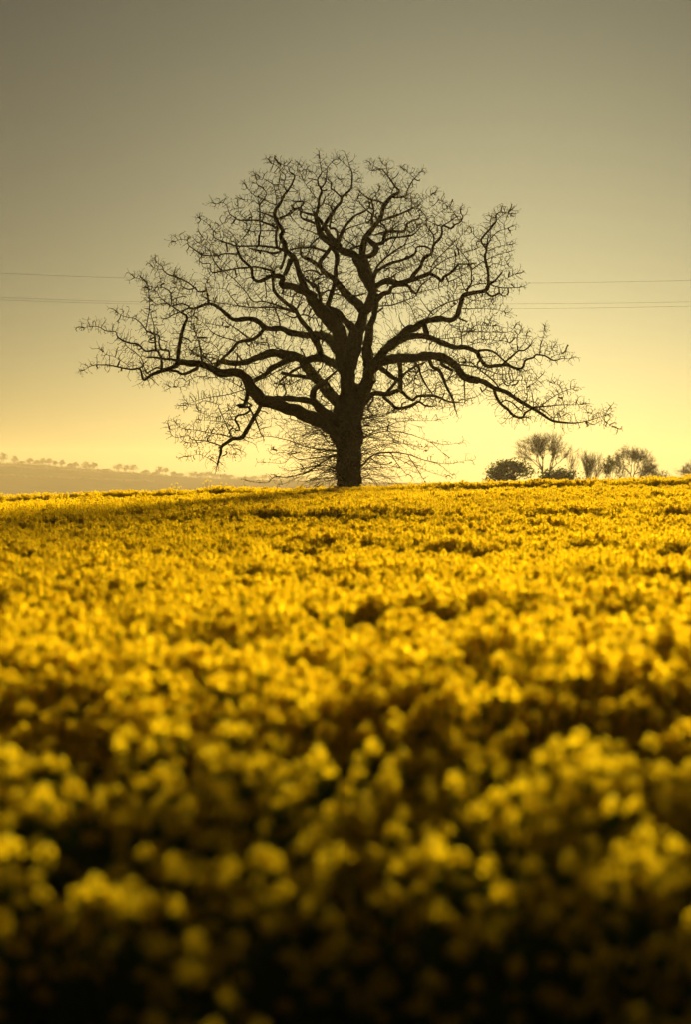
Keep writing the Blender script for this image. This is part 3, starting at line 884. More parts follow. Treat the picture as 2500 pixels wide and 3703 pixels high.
    # long fine shoots that sprout all round the lower trunk
    extra = []
    for k in range(260):
        li = len(parts) - 1 - (k % 2)
        y = rng.uniform(1480, 1745)
        an = rng.uniform(0, 6.283)
        p = to_world(1263, y, 0) + Vector((math.cos(an), math.sin(an), 0)) * 0.40
        d = Vector((math.cos(an), math.sin(an), rng.uniform(-0.15, 0.6))).normalized()
        L = rng.uniform(0.8, 3.2); n = int(L / 0.14)
        pts, rr = [p], [rng.uniform(0.009, 0.016)]
        for j in range(n):
            d = (d + Vector((rng.gauss(0, .07), rng.gauss(0, .07), rng.gauss(0, .07) - 0.035))).normalized()
            pts.append(pts[-1] + d * 0.14); rr.append(rr[0] * (1 - 0.75 * (j + 1) / n))
            if rng.random() < 0.5:
                e = (d + Vector((rng.gauss(0, .45), rng.gauss(0, .45), rng.gauss(0, .45)))).normalized()
                q = [pts[-1] - org]; l2 = rng.randint(2, 6)
                for _ in range(l2):
                    e = (e + Vector((rng.gauss(0, .18), rng.gauss(0, .18), rng.gauss(0, .18)))).normalized()
                    q.append(q[-1] + e * 0.1)
                TT[li].add(q, [0.0065] * (l2 + 1), 3, False)
                extra.append((q[-1], e, li))
        TT[li].add([q - org for q in pts], rr, 4, False)
        extra.append((pts[-1] - org, d, li))
    for i in range(first, N):
        p = parent[i]
        if p >= first and max(kids[p], key=lambda c: load[c]) == i: continue   # continued by its parent's chain
        pts = [nodes[p] - org, nodes[i] - org]
        rr = [rad[i], rad[i]]
        j = i
        while kids[j]:
            j = max(kids[j], key=lambda c: load[c])
            pts.append(nodes[j] - org); rr.append(rad[j])
        rr[-1] *= 0.7
        TT[nlimb[i]].add(pts, rr, 3, False)
    for pt, T in zip(parts, TT):
        if T.v:
            o = mesh_obj('twigs', T.v, T.f, M_TWIG, pt)
            o['kind'] = 'stuff'
    # young leaves breaking from the tips
    LV = [([], []) for _ in parts]
    for i in tips:
        if rng.random() < 0.25: continue
        v, f = LV[nlimb[i]]
        d = (nodes[i] - nodes[parent[i]]).normalized()
        for _ in range(rng.choice((1, 1, 2, 2, 3))):
            u = (d + Vector((rng.gauss(0, .7), rng.gauss(0, .7), rng.gauss(0, .7) - 0.15))).normalized()
            w = u.cross(Vector((rng.gauss(0, 1), rng.gauss(0, 1), rng.gauss(0, 1)))).normalized()
            L = rng.uniform(0.025, 0.06); b = len(v)
            q = nodes[i] - org
            h = u.cross(w) * L * 0.25
            v += [q, q + u * L * 0.5 + w * L * 0.42 + h, q + u * L, q + u * L * 0.5 - w * L * 0.42 + h]
            f += [(b, b + 1, b + 2), (b, b + 2, b + 3)]
    for q, d, li in extra:
        v, f = LV[li]
        for _ in range(2):
            u = (d + Vector((rng.gauss(0, .7), rng.gauss(0, .7), rng.gauss(0, .7)))).normalized()
            w = u.cross(Vector((rng.gauss(0, 1), rng.gauss(0, 1), rng.gauss(0, 1)))).normalized()
            L = rng.uniform(0.025, 0.05); b = len(v)
            v += [q, q + u * L * 0.5 + w * L * 0.42, q + u * L, q + u * L * 0.5 - w * L * 0.42]
            f += [(b, b + 1, b + 2), (b, b + 2, b + 3)]
    for pt, (v, f) in zip(parts, LV):
        if v:
            o = mesh_obj('young_leaves', v, f, M_BUD, pt)
            o['kind'] = 'stuff'
    # ivy clinging to the trunk and the lower limbs
    v, f = [], []
    iv = [(i, nrad[i]) for i in range(first) if nrad[i] > 0.14]
    for i, r in iv:
        p = nodes[i]
        h = p.z - org.z
        cx = abs(p.x - org.x)
        dens = 44 if (h < 8.5 and cx < 2.6) else (14 if cx < 5 else 4)
        if noise.noise(p * 0.8) < -0.18: dens = int(dens * 0.25)
        for _ in range(dens):
            u = Vector((rng.gauss(0, 1), rng.gauss(0, 1), rng.gauss(0, 1))).normalized()
            q = p - org + u * (r * rng.uniform(0.85, 1.12) + rng.random() ** 3 * 0.22) + Vector((0, 0, rng.uniform(-0.06, 0.06)))
            n = (u + Vector((rng.gauss(0, .5), rng.gauss(0, .5), rng.gauss(0, .5)))).normalized()
            a = n.cross(Vector((0.2, 0.3, 1))).normalized(); c = n.cross(a)
            L = rng.uniform(0.03, 0.065); b = len(v)
            v += [q - c * L * 0.6, q + a * L * 0.6, q + c * L * 0.7, q - a * L * 0.6]
            f += [(b, b + 1, b + 2), (b, b + 2, b + 3)]
    mesh_obj('ivy', v, f, M_IVY, root)['kind'] = 'stuff'


build_oak()

# ------------------------------------------------------------------ rapeseed
def frame_of(n):
    a = n.cross(Vector((0.13, 0.21, 0.97)))
    if a.length < 1e-3: a = n.cross(Vector((1, 0, 0)))
    a.normalize()
    return a, n.cross(a)


def head_geo(rnd, top, axis, size, petals, v, f, mi, nfl):
    """one flower head: a dome of four-petalled flowers round a tip of buds"""
    a, c = frame_of(axis)
    el = rnd.uniform(1.0, 1.5)
    for k in range(nfl):
        t = (k + rnd.random()) / nfl
        an = k * 2.399 + rnd.uniform(-0.3, 0.3)
        rr = size * (0.25 + 0.75 * math.sin(min(t * 1.25, 1) * 1.57)) * rnd.uniform(0.55, 1.15)
        hh = -size * el * t ** 1.2 + size * rnd.uniform(-0.15, 0.15)
        out = (a * math.cos(an) + c * math.sin(an))
        p = top + out * rr + axis * hh
        n = (out * rnd.uniform(0.5, 1.0) + axis * rnd.uniform(0.2, 0.9) + Vector((rnd.gauss(0, .3), rnd.gauss(0, .3), rnd.gauss(0, .3)))).normalized()
        e, g = frame_of(n)
        ph = rnd.uniform(0, 1.57)
        R_ = size * (rnd.uniform(0.22, 0.28) if petals == 4 else rnd.uniform(0.27, 0.36))
        if petals == 4:
            for q in range(4):
                an2 = ph + q * 1.5708
                d1 = e * math.cos(an2) + g * math.sin(an2)
                d2 = e * math.cos(an2 + 1.5708) + g * math.sin(an2 + 1.5708)
                b = len(v)
                v += [p, p + d1 * R_ * 0.75 + d2 * R_ * 0.45 + n * R_ * 0.15, p + d1 * R_ * 1.15 + n * R_ * 0.2, p + d1 * R_ * 0.75 - d2 * R_ * 0.45 + n * R_ * 0.15]
                f.append((b, b + 1, b + 2, b + 3)); mi.append(0)
        else:
            d1 = e * math.cos(ph) + g * math.sin(ph); d2 = n.cross(d1)
            b = len(v)
            v += [p + d1 * R_, p + d2 * R_ + n * R_ * .25, p - d1 * R_, p - d2 * R_ + n * R_ * .25]
            f.append((b, b + 1, b + 2, b + 3)); mi.append(0)
    for k in range(9 if petals == 4 else 2):
        an = k * 2.399
        out = a * math.cos(an) + c * math.sin(an)
        p = top + out * size * 0.16 * math.sqrt(k + 0.3) * 0.6 + axis * size * (0.22 - 0.03 * k)
        b = len(v); L = size * 0.16
        v += [p + axis * L, p + out * L * 0.6, p - axis * L, p - out * L * 0.6 + a.cross(out) * L * .4]
        f.append((b, b + 1, b + 2, b + 3)); mi.append(1)


def leaf_geo(rnd, p, d, L, v, f):
    a = d.cross(Vector((0, 0, 1))).normalized()
    up = a.cross(d).normalized()
    w = L * rnd.uniform(0.16, 0.24)
    b = len(v)
    m1, m2 = p + d * L * 0.4 + up * L * 0.08, p + d * L * 0.75 - up * L * 0.02
    tip = p + d * L - up * L * 0.22
    v += [p, m1 + a * w + up * w * .4, m1 - a * w + up * w * .4, m2 + a * w * .8, m2 - a * w * .8, tip, m1, m2]
    f += [(b, b + 1, b + 6), (b, b + 6, b + 2), (b + 1, b + 3, b + 7, b + 6), (b + 6, b + 7, b + 4, b + 2), (b + 3, b + 5, b + 7), (b + 7, b + 5, b + 4)]


def plant_plan(rnd, nb):
    """main stem and side shoots of one plant, CROP tall: list of (points, radius, head top, head axis, size)"""
    shoots = []
    lean = Vector((rnd.gauss(0, .05), rnd.gauss(0, .05), 0))
    def stem_at(h): return Vector((lean.x * h * h, lean.y * h * h, h))
    H = CROP * rnd.uniform(0.97, 1.03)
    pts = [stem_at(h) for h in np.linspace(0, H, 7)]
    shoots.append((pts, 0.007, pts[-1], (pts[-1] - pts[-2]).normalized(), rnd.uniform(0.037, 0.046)))
    for k in range(nb):
        h0 = H * rnd.uniform(0.45, 0.78)
        an = k * 2.4 + rnd.uniform(-0.4, 0.4)
        out = Vector((math.cos(an), math.sin(an), 0))
        p0 = stem_at(h0)
        ht = H * rnd.uniform(0.88, 1.0) - h0
        sp = rnd.uniform(0.09, 0.20)
        pts = [p0, p0 + out * sp * 0.55 + Vector((0, 0, ht * 0.35)), p0 + out * sp * 0.9 + Vector((0, 0, ht * 0.7)), p0 + out * sp + Vector((0, 0, ht))]
        shoots.append((pts, 0.0045, pts[-1], (pts[-1] - pts[-2]).normalized(), rnd.uniform(0.027, 0.038)))
    leaves = []
    for k in range(9):
        h0 = H * rnd.uniform(0.15, 0.84)
        an = k * 2.4 + rnd.uniform(-0.5, 0.5)
        d = Vector((math.cos(an), math.sin(an), rnd.uniform(0.1, 0.6))).normalized()
        leaves.append((stem_at(h0), d, rnd.uniform(0.13, 0.27) * (1.4 - h0 / H)))
    return shoots, leaves


def clump(x, y, s=1.0):
    return noise.noise(Vector((x * s, y * s, 3.3)))


def crop_field():
    rnd = random.Random(5)
    nr = np.random.default_rng(8)
    # --- where the plants stand
    P = []
    def patch(d0, d1, dens, margin):
        hw = 0.143 * d1 + margin
        n = int(dens * (d1 - d0) * 2 * hw)
        xs = nr.uniform(-hw, hw, n); ds = nr.uniform(d0, d1, n)
        keep = np.abs(xs) < 0.143 * ds + margin
        return xs[keep], ds[keep]
    bands = [(3.4, 6, 36, 0.8), (6, 10, 36, 1.0), (10, 16, 36, 1.4), (16, 24, 36, 1.8), (24, 36, 36, 2.0), (36, 50, 36, 2.2), (50, 66, 38, 2.5), (66, 84, 38, 2.5), (84, 100, 38, 3.0), (100, 114, 24, 3.5)]
    xs, ds = [], []
    for b in bands:
        a, c = patch(*b); xs.append(a); ds.append(c)
    xs = np.concatenate(xs); ds = np.concatenate(ds)
    can = canopy(xs, ds)
    pts, sc, rot, idx = [], [], [], []
    ox = to_world(1266, 1860, 0).x
    for x, d, z in zip(xs, ds, can):
        if (x - ox) ** 2 + (d - OAK_D) ** 2 < 0.85: continue
        u3 = d - (98 + 1.0 * math.sin(x * 0.3)); u2 = d - (90 + 1.5 * math.sin(x * 0.17 + 2.0)); u1 = d - (51 + 1.6 * math.sin(x * 0.21 + 0.6) - 0.10 * x)
        if -1.7 < u3 < -0.1 and abs(x - 0.5) > 2.2 and rnd.random() < 0.8: continue      # worn wheel tracks across the slope
        if -1.5 < u2 < -0.1 and x > 1.5 and rnd.random() < 0.8: continue
        if -1.2 < u1 < -0.1 and rnd.random() < 0.7: continue
        c1 = clump(x, d, 0.55); c2 = clump(x + 40, d, 2.4)
        if c2 < (-0.22 if d < 26 else -0.32) and rnd.random() < 0.85: continue        # small gaps in the stand
        if d < 4.6 + 0.8 * c1 or rnd.random() > (d - 4.0) / 5.6: continue   # the thin edge of the stand by the camera
        h = 1 + 0.085 * c1 + 0.06 * c2 + rnd.gauss(0, 0.045) - 0.10 * max(0, min(1, (7.6 - d) / 3.0))
        pts.append((x, d, z - CROP)); sc.append(h); rot.append(rnd.uniform(0, 6.28)); idx.append(0)
    pts = np.array(pts); sc = np.array(sc); rot = np.array(rot)
    # --- the nearest 300 in the picture are plants of their own
    inview = np.abs(pts[:, 0]) < 0.146 * pts[:, 1] + 0.12
    order = np.argsort(np.where(inview & (pts[:, 1] > 3.0), pts[:, 1], 1e9))[:297]
    single = np.zeros(len(pts), bool); single[order] = True
    protos = []
    for k in range(6):
        shoots, leaves = plant_plan(rnd, (4, 4, 5, 5, 6, 6)[k])
        r = empty('rapeseed_plant', (0, 0, 0))
        T = Tubes()
        for pp, rr, top, ax, size in shoots:
            T.add(pp, [rr * (1 - 0.45 * i / (len(pp) - 1)) for i in range(len(pp))], 5, False)
        mesh_obj('stem', T.v, T.f, M_STEM, r, smooth=True)
        for pp, rr, top, ax, size in shoots:
            v, f, mi = [], [], []
            head_geo(rnd, Vector((0, 0, 0)), ax, size * 0.92, 4, v, f, mi, 22)
            h = mesh_obj('flower_head', v, f, [M_PETAL, M_FBUD], r, mi=mi)
            h.location = top
        for p, d, L in leaves:
            v, f = [], []
            leaf_geo(rnd, Vector((0, 0, 0)), d, L, v, f)
            mesh_obj('leaf', v, f, M_LEAF, r, smooth=True).location = p
        protos.append(r)
    used = [False] * 6
    for n, i in enumerate(order):
        k = n % 6
        o = copy_tree(protos[k]) if used[k] else protos[k]
        used[k] = True
        o.location = pts[i]; o.rotation_euler = (0, 0, rot[i]); o.scale = (sc[i],) * 3
        tag(o, 'blurred yellow rapeseed plant close in front of the camera', 'rapeseed plant', 'nearest rapeseed plants of the field')
    # three tall plants that stick out of the crest
    for n, (px, top, d, lab) in enumerate(((622, 1742, 97.0, 'thin tall rapeseed stalk above the crest, first from the left edge'),
                                           (749, 1735, 97.5, 'tallest rapeseed stalk above the crest, between two shorter ones'),
                                           (812, 1741, 98.0, 'tall rapeseed stalk above the crest, third one towards the oak'))):
        o = copy_tree(protos[(0, 1, 0)[n]])
        p = at(px, top, d)
        g = float(canopy(p.x, d)) - CROP
        k = (p.z - g) / CROP
        o.location = (p.x, d, g); o.rotation_euler = (0, 0, n * 1.7); o.scale = (k, k, k)
        tag(o, lab, 'rapeseed plant', 'tall stalks on the crest')
    # --- all the others: one standing crop
    lib = bpy.data.collections.new('rapeseed_variants')
    for k in range(8):
        shoots, leaves = plant_plan(rnd, 4 + k % 3)
        v, f, mi = [], [], []
        for pp, rr, top, ax, size in shoots:
            head_geo(rnd, top, ax, size * 1.05, 1, v, f, mi, 30)
        T = Tubes()
        for pp, rr, top, ax, size in shoots:
            T.add(pp[::2] if len(pp) > 4 else pp, [rr] * len(pp), 3, False)
        b = len(v); v += T.v; f += [tuple(b + q for q in t) for t in T.f]; mi += [2] * len(T.f)
        lv, lf = [], []
        for p, d, L in leaves: leaf_geo(rnd, p, d, L * 1.2, lv, lf)
        b = len(v); v += lv; f += [tuple(b + q for q in t) for t in lf]; mi += [3] * len(lf)
        me = bpy.data.meshes.new('rapeseed_variant')
        me.from_pydata([tuple(q) for q in v], [], f)
        for m in (M_PETAL, M_FBUD, M_STEM, M_LEAF): me.materials.append(m)
        me.polygons.foreach_set('material_index', mi)
        lib.objects.link(bpy.data.objects.new('rapeseed_variant', me))
    rest = pts[~single]; rs = sc[~single]; rr = rot[~single]
    me = bpy.data.meshes.new('rapeseed_crop')
    me.from_pydata([tuple(p) for p in rest], [], [])
    a = me.attributes.new('size', 'FLOAT', 'POINT'); a.data.foreach_set('value', rs.astype(np.float32))
    a = me.attributes.new('turn', 'FLOAT_VECTOR', 'POINT')
    tv = np.zeros((len(rest), 3), np.float32); tv[:, 2] = rr; tv[:, 0] = nr.normal(0, 0.05, len(rest)); tv[:, 1] = nr.normal(0, 0.05, len(rest))
    a.data.foreach_set('vector', tv.ravel())
    a = me.attributes.new('pick', 'INT', 'POINT'); a.data.foreach_set('value', nr.integers(0, 8, len(rest)).astype(np.int32))
    o = bpy.data.objects.new('rapeseed_crop', me); COL.objects.link(o)
    tag(o, 'dense yellow rapeseed crop in flower covering the whole field', 'rapeseed', None, 'stuff')
    g = bpy.data.node_groups.new('standing_crop', 'GeometryNodeTree')
    g.interface.new_socket('Geometry', in_out='INPUT', socket_type='NodeSocketGeometry')
    g.interface.new_socket('Geometry', in_out='OUTPUT', socket_type='NodeSocketGeometry')
    N = g.nodes.new
    gi, go = N('NodeGroupInput'), N('NodeGroupOutput')
    ci = N('GeometryNodeCollectionInfo'); ci.inputs[0].default_value = lib; ci.inputs['Separate Children'].default_value = True
    ci.inputs['Reset Children'].default_value = True
    iop = N('GeometryNodeInstanceOnPoints'); iop.inputs['Pick Instance'].default_value = True
    def attr(nm, ty):
        n = N('GeometryNodeInputNamedAttribute'); n.data_type = ty; n.inputs[0].default_value = nm
        return n.outputs[0]
    e2r = N('FunctionNodeEulerToRotation')
    L = g.links.new
    L(gi.outputs[0], iop.inputs['Points']); L(ci.outputs[0], iop.inputs['Instance'])
    L(attr('pick', 'INT'), iop.inputs['Instance Index'])
    L(attr('turn', 'FLOAT_VECTOR'), e2r.inputs[0]); L(e2r.outputs[0], iop.inputs['Rotation'])
    L(attr('size', 'FLOAT'), iop.inputs['Scale'])
    L(iop.outputs[0], go.inputs[0])
    md = o.modifiers.new('standing_crop', 'NODES'); md.node_group = g
    print('crop plants', len(rest))


crop_field()

# ------------------------------------------------------------------ trees beyond the field
def grow(rnd, T, p, d, L, r, depth, spread, up, gnarl, tips):
    """a forking bare tree"""
    n = 4
    pts, rr = [p.copy()], [r]
    for k in range(n):
        d = (d + Vector((rnd.gauss(0, gnarl), rnd.gauss(0, gnarl), rnd.gauss(0, gnarl) + up))).normalized()
        p = p + d * L / n
        pts.append(p.copy()); rr.append(r * (1 - 0.35 * (k + 1) / n))
        if depth > 0 and depth < 5 and k in (1, 2) and rnd.random() < 0.75:
            a, c = frame_of(d)
            an = rnd.uniform(0, 6.28)
            s = (d + (a * math.cos(an) + c * math.sin(an)) * spread * 1.3).normalized()
            grow(rnd, T, p, s, L * rnd.uniform(0.5, 0.75), r * 0.5, depth - 1, spread, up, gnarl, tips)
    T.add(pts, [max(q, 0.009) for q in rr], 5 if r > 0.04 else 3, False)
    if depth == 0:
        tips.append(p); return
    a, c = frame_of(d)
    an = rnd.uniform(0, 6.28)
    m = 2 if rnd.random() < 0.55 else 3
    for k in range(m):
        q = an + k * 6.28 / m + rnd.uniform(-0.4, 0.4)
        s = (d + (a * math.cos(q) + c * math.sin(q)) * spread * rnd.uniform(0.6, 1.2)).normalized()
        grow(rnd, T, p, s, L * rnd.uniform(0.68, 0.9), r * rnd.uniform(0.58, 0.72), depth - 1, spread, up, gnarl, tips)


def fit(vs, x0, x1, ztop, zbase=0.0):
    """scale a grown tree to its surveyed width and height"""
    A = np.array([tuple(v) for v in vs])
    lo, hi = np.percentile(A[:, 0], 0.5), np.percentile(A[:, 0], 99.5)
    k = (x1 - x0) / (hi - lo)
    return k, ztop / np.percentile(A[:, 2], 98.5), (lo + hi) / 2


def bare_tree(name, px, d, px0, px1, ptop, label, seed, trunk_h=0.25, depth=6, spread=0.55, up=0.05, gnarl=0.10, stems=1, foliage=0.0, r0=0.22, cat='tree'):
    rnd = random.Random(seed)
    g = float(canopy(0, d)) - CROP
    base = at(px, YH, d); base.z = g
    H = at(px, ptop, d).z - g
    root = empty(name, base, label, cat, None)
    TT, T, tips = Tubes(), Tubes(), []
    th = H * trunk_h
    for s in range(stems):
        off = Vector((rnd.uniform(-.4, .4), rnd.uniform(-.4, .4), 0)) if stems > 1 else Vector((0, 0, 0))
        d0 = (Vector((0, 0, 1)) + off * 0.6).normalized()
        p = off + d0 * th
        TT.add([off, off + d0 * th * 0.5, p], [r0 * 1.3, r0, r0 * 0.95], 8, False)
        m = 3 if stems == 1 else 2
        for k in range(m):
            q = k * 6.28 / m + rnd.uniform(-.5, .5)
            s_ = (d0 + Vector((math.cos(q), math.sin(q), 0)) * spread * 0.9).normalized()
            grow(rnd, T, p, s_, H * 0.24, r0 * 0.62, depth - 1, spread, up, gnarl, tips)
    kx, kz, cx = fit(T.v, at(px0, 0, d).x, at(px1, 0, d).x, H)
    tx = (at(px0, 0, d).x + at(px1, 0, d).x) / 2 - base.x
    def warp(v):
        t = min(1, max(0, v.z / (th + 1e-6)))
        return Vector((v.x * kx * t + v.x * (1 - t) + (tx - cx * kx) * min(1, max(0, (v.z - th * .6) / (H * 0.35))), v.y * kx * t + v.y * (1 - t), v.z * kz))
    mesh_obj('trunk', [warp(v) for v in TT.v], TT.f, M_FARBARK, root, smooth=True)
    mesh_obj('crown', [warp(v) for v in T.v], T.f, M_FARBARK, root)['kind'] = 'stuff'
    if foliage:
        v, f = [], []
        for t in tips:
            for _ in range(3):
                if rnd.random() > foliage: continue
                q = warp(t) + Vector((rnd.gauss(0, .12), rnd.gauss(0, .12), rnd.gauss(0, .12)))
                n = Vector((rnd.gauss(0, 1), rnd.gauss(0, 1), rnd.gauss(0, 1))).normalized()
                a, c = frame_of(n); L = rnd.uniform(.06, .14); b = len(v)
                v += [q + a * L, q + c * L * .7, q - a * L, q - c * L * .7]; f.append((b, b + 1, b + 2, b + 3))
        if v: mesh_obj('foliage', v, f, M_EVER, root)['kind'] = 'stuff'
    return root


def leafy_tree(name, px, d, px0, px1, ptop, label, seed, mat, lobes=9, leaf=0.16, count=2600, cat='tree', ground=None, group=None, low=0.42, flat=1.0):
    """trunk and limbs that carry leaf clumps with gaps between them"""
    rnd = random.Random(seed)
    base = at(px, YH, d)
    base.z = ground if ground is not None else float(canopy(0, d)) - CROP
    H = at(px, ptop, d).z - base.z
    x0, x1 = at(px0, 0, d).x - base.x, at(px1, 0, d).x - base.x
    root = empty(name, base, label, cat, group)
    T = Tubes()
    r0 = max(0.12, H * 0.03)
    T.add([Vector((0, 0, -0.3)), Vector((0, 0, H * .2)), Vector(((x0 + x1) * .2, 0, H * .45))], [r0 * 1.2, r0, r0 * .7], 7, False)
    v, f = [], []
    w = (x1 - x0) / 2; cx = (x0 + x1) / 2
    cents = []
    for k in range(lobes):
        an = k * 2.4; rr = math.sqrt((k + 0.5) / lobes)
        c = Vector((cx + w * 0.66 * rr * math.cos(an), w * 0.6 * rr * math.sin(an), H * (low + 0.36 * (1 - rr * rr) * flat + 0.14 * rnd.random())))
        R_ = w * rnd.uniform(0.30, 0.44)
        R_ = min(R_, max(0.15, (H - c.z)), abs(w) - abs(c.x - cx) + 0.1 * w)
        cents.append((c, R_))
        T.add([Vector(((x0 + x1) * .2, 0, H * .42)), (Vector((cx, 0, H * .45)) + c) / 2 + Vector((0, 0, -.05 * H)), c], [r0 * .5, r0 * .35, r0 * .15], 4, False)
    for k in range(count):
        c, R_ = cents[k % lobes]
        u = Vector((rnd.gauss(0, 1), rnd.gauss(0, 1), rnd.gauss(0, 1))).normalized()
        q = c + Vector((u.x * 1.15, u.y, u.z * 0.8)) * R_ * rnd.random() ** 0.45 * (1 + 0.9 * noise.noise((c + u * R_) * (5.0 / max(w, 0.5))))
        n = Vector((rnd.gauss(0, 1), rnd.gauss(0, 1), rnd.gauss(0, 1))).normalized()
        a, e = frame_of(n); L = leaf * rnd.uniform(0.6, 1.3); b = len(v)
        v += [q + a * L, q + e * L * .7, q - a * L, q - e * L * .7]; f.append((b, b + 1, b + 2, b + 3))
    A = np.array([tuple(q) for q in v])
    lo, hi = np.percentile(A[:, 0], 1), np.percentile(A[:, 0], 99)
    kx, zt = (x1 - x0) / (hi - lo), np.percentile(A[:, 2], 99.3)
    for q in v + T.v:
        q.x = cx + (q.x - (lo + hi) / 2) * kx if q.z > H * 0.3 else q.x
        q.z *= H / zt
    mesh_obj('trunk', T.v, T.f, M_FARBARK, root, smooth=True)
    mesh_obj('crown', v, f, mat, root)['kind'] = 'stuff'
    return root


FD = 330.0
leafy_tree('evergreen_tree', 1868, FD, 1765, 1930, 1660, 'dark spreading evergreen tree left of the tall bare tree beyond the crest', 3, M_EVER, 22, 0.13, 2500, low=0.5, flat=0.6)
leafy_tree('evergreen_bush', 2035, FD - 12, 1955, 2100, 1692, 'low dark evergreen bush under the tall bare tree, on its right side', 4, M_EVER, 16, 0.12, 1900, flat=0.5)
leafy_tree('evergreen_bush', 1785, FD - 6, 1758, 1840, 1702, 'small dark evergreen bush at the left end of the clump beyond the crest', 14, M_EVER, 7, 0.12, 1300)
bare_tree('bare_tree', 1962, FD + 8, 1872, 2064, 1573, 'tall bare tree with fan of fine branches standing above dark evergreens', 21, 0.30, 7, 0.46, 0.035, 0.10, 1, 0, 0.22)
bare_tree('bare_tree', 2062, FD + 15, 2030, 2100, 1638, 'thin pale bare sapling just right of the tall bare tree', 22, 0.35, 5, 0.40, 0.06, 0.13, 1, 0, 0.06)
bare_tree('bare_tree', 2150, FD + 10, 2102, 2186, 1640, 'upright many-stemmed bare tree between sapling and round oak', 23, 0.12, 5, 0.28, 0.10, 0.12, 4, 0, 0.08)
bare_tree('bare_tree', 2222, FD + 4, 2180, 2275, 1648, 'dense bare bushy tree leaning against the round oak', 24, 0.15, 6, 0.55, 0.03, 0.16, 2, 0.12, 0.11)
bare_tree('bare_tree', 2300, FD, 2215, 2382, 1624, 'round-crowned bare oak at the right of the distant clump', 25, 0.36, 8, 0.62, 0.0, 0.15, 1, 0.0, 0.24)
bare_tree('bare_bush', 2400, FD + 20, 2360, 2440, 1708, 'low bare bush between the round oak and the right edge', 26, 0.15, 5, 0.6, 0.02, 0.15, 3, 0.1, 0.06, 'bush')
bare_tree('bare_tree', 2500, FD + 10, 2452, 2570, 1672, 'bare tree cut by the right edge of the picture', 27, 0.3, 6, 0.6, 0.02, 0.14, 1, 0.0, 0.14)

# trees along the hazy ridge: crop-sheet x, foot, height, width (sheet scale 1.743, origin 0,1560)
RT = [(20, 195, 62, 52, 'd'), (92, 200, 46, 40, ''), (132, 206, 20, 50, 'b'), (185, 207, 42, 42, ''), (228, 210, 30, 36, ''), (268, 212, 44, 40, ''), (306, 214, 46, 42, ''),
      (348, 218, 33, 28, ''), (390, 221, 42, 34, ''), (440, 228, 26, 34, ''), (472, 232, 40, 50, ''), (541, 240, 52, 52, ''), (560, 244, 36, 74, 'b'), (592, 244, 48, 36, 'd'),
      (668, 252, 17, 50, 'b'), (745, 258, 57, 62, ''), (795, 264, 53, 38, ''), (840, 268, 60, 52, ''), (915, 275, 33, 50, ''), (970, 280, 25, 50, 'b'), (1005, 280, 60, 46, 'd'),
      (1045, 283, 53, 28, ''), (1092, 288, 36, 32, ''), (1130, 294, 32, 76, 'b'), (1218, 300, 48, 70, ''), (1265, 303, 46, 70, ''), (1312, 304, 56, 74, 'd'), (1360, 306, 40, 60, ''),
      (1410, 308, 44, 44, ''), (1448, 310, 38, 60, ''), (1540, 312, 28, 70, 'b'), (1600, 314, 34, 60, ''), (1665, 314, 42, 70, ''), (1740, 316, 36, 80, ''), (1830, 318, 34, 70, 'b'), (1900, 320, 40, 70, ''), (2000, 322, 34, 80, ''), (2110, 324, 36, 70, '')]
NTH = 'first second third fourth fifth sixth seventh eighth ninth tenth eleventh twelfth thirteenth fourteenth fifteenth sixteenth seventeenth eighteenth nineteenth twentieth'.split()
NTH += ['twenty-' + n for n in NTH[:9]] + ['thirtieth'] + ['thirty-' + n for n in NTH[:9]]
for n, (cx, foot, h, w, k) in enumerate(RT):
    px = cx / 1.743
    d = HILL_D - 8
    z = float(ridge_z(px)) - 1.0
    look = {'': 'round hazy tree', 'd': 'darker hazy tree', 'b': 'low hazy bush'}[k]
    top = 1560 + (foot - h) / 1.743
    leafy_tree('ridge_bush' if k == 'b' else 'ridge_tree', px, d, px - w / 3.0, px + w / 3.0, top,
               '%s on the far ridge, %s of the row from the left edge' % (look, NTH[n]), 100 + n, M_EVER if k == 'd' else M_RIDGE, 8, 0.32, 620,
               'bush' if k == 'b' else 'tree', z, 'trees along the hazy ridge', 0.24 + 0.12 * ((n * 7) % 5) / 4)

# hedgerows and copses on the hillside slope
def hill_z(px, r):
    zt = float(ridge_z(px)); s = r * r * (3 - 2 * r)
    return -24 + (zt + 24) * s

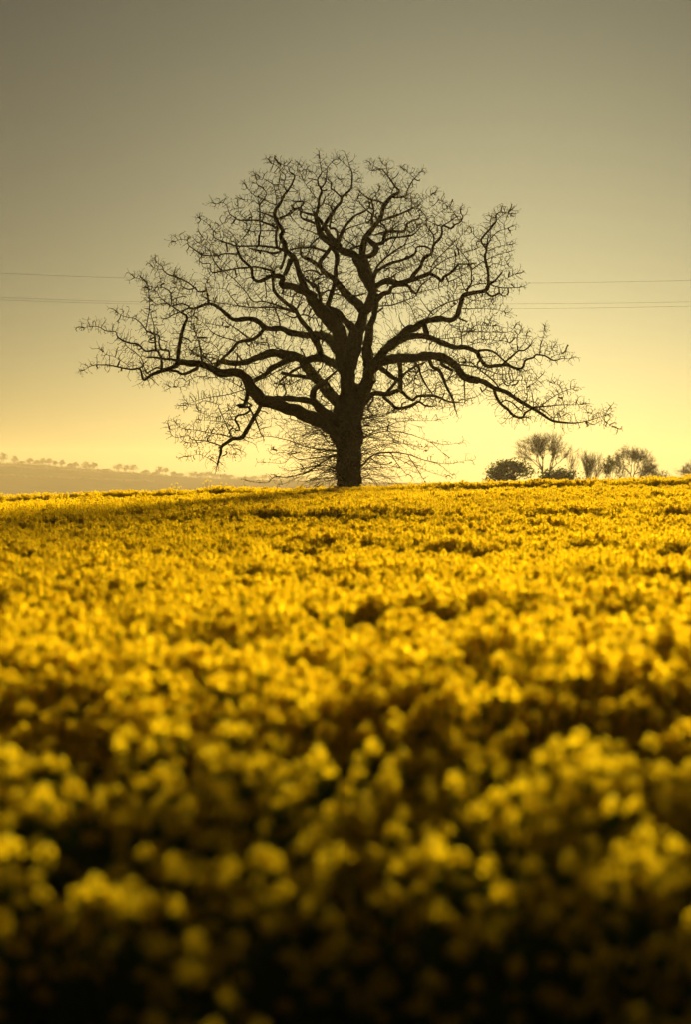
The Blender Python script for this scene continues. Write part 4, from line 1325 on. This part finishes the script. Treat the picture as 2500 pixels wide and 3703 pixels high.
rh = random.Random(77)
for n, (px0, px1, r0, r1, lab) in enumerate(((0, 330, .80, .84, 'hazy hedgerow slanting across the upper hillside'), (120, 640, .64, .72, 'long hazy hedgerow across the middle of the hillside'), (-60, 190, .55, .5, 'hazy hedgerow low down at the left of the hillside'), (330, 700, .86, .9, 'short hazy hedgerow below the ridge trees'), (-40, 900, .985, .985, 'ragged hazy hedge along the top of the ridge between the trees'))):
    v, f = [], []
    for _ in range(1500):
        t = rh.random()
        r = r0 + (r1 - r0) * t + rh.gauss(0, .004)
        px = px0 + (px1 - px0) * t
        d = 1500 + (HILL_D - 1500) * r
        hgt = 1.2 + 2.0 * max(0, noise.noise(Vector((px * 0.06, n, 0)))) 
        q = Vector(((px - 1250) / FPX * HILL_D, d, hill_z(px, r) + rh.random() * hgt))
        nn = Vector((rh.gauss(0, 1), rh.gauss(0, 1), rh.gauss(0, 1))).normalized()
        a, e = frame_of(nn); L = rh.uniform(.3, .7); b = len(v)
        v += [q + a * L, q + e * L, q - a * L, q - e * L]; f.append((b, b + 1, b + 2, b + 3))
    tag(mesh_obj('hedgerow', v, f, M_RIDGE), lab, 'hedge', 'hedgerows on the hillside')

# ------------------------------------------------------------------ overhead cables behind the oak
WD = 150.0
for pts, lab in ((((-1500, 925), (0, 988), (450, 1005), (1150, 1020), (1800, 1024), (2500, 1014), (4000, 975)), 'thin overhead power cable behind the oak, highest of the three'),
                 (((-1500, 1015), (0, 1075), (450, 1090), (1150, 1100), (1800, 1099), (2500, 1091), (4000, 1055)), 'thin overhead power cable behind the oak, middle of the three'),
                 (((-1500, 1022), (0, 1084), (450, 1098), (1150, 1113), (1800, 1116), (2500, 1107), (4000, 1070)), 'thin overhead power cable behind the oak, lowest of the three')):
    T = Tubes()
    T.add([at(q[0], q[1], WD) for q in catmull(pts, 60)], [0.0065] * 1000, 5)
    tag(mesh_obj('power_cable', T.v, T.f, M_WIRE, smooth=True), lab, 'cable', 'overhead cables')

# ------------------------------------------------------------------ the hazy evening air
def haze():
    x0, x1, y0, y1, z0, z1 = -1450, 1450, -40, 3500, -30, 46
    v = [(x, y, z) for x in (x0, x1) for y in (y0, y1) for z in (z0, z1)]
    f = [(0, 1, 3, 2), (4, 6, 7, 5), (0, 4, 5, 1), (2, 3, 7, 6), (0, 2, 6, 4), (1, 5, 7, 3)]
    m, t, out = new_mat('hazy_air')
    pv = t.nodes.new('ShaderNodeVolumePrincipled')
    pv.inputs['Color'].default_value = (1.0, 0.77, 0.37, 1)
    pv.inputs['Density'].default_value = 0.00014
    pv.inputs['Density Attribute'].default_value = ''
    pv.inputs['Anisotropy'].default_value = 0.0
    t.links.new(pv.outputs[0], out.inputs['Volume'])
    o = mesh_obj('haze', v, f, m)
    tag(o, 'golden evening haze lying over the land', None, None, 'stuff')


haze()
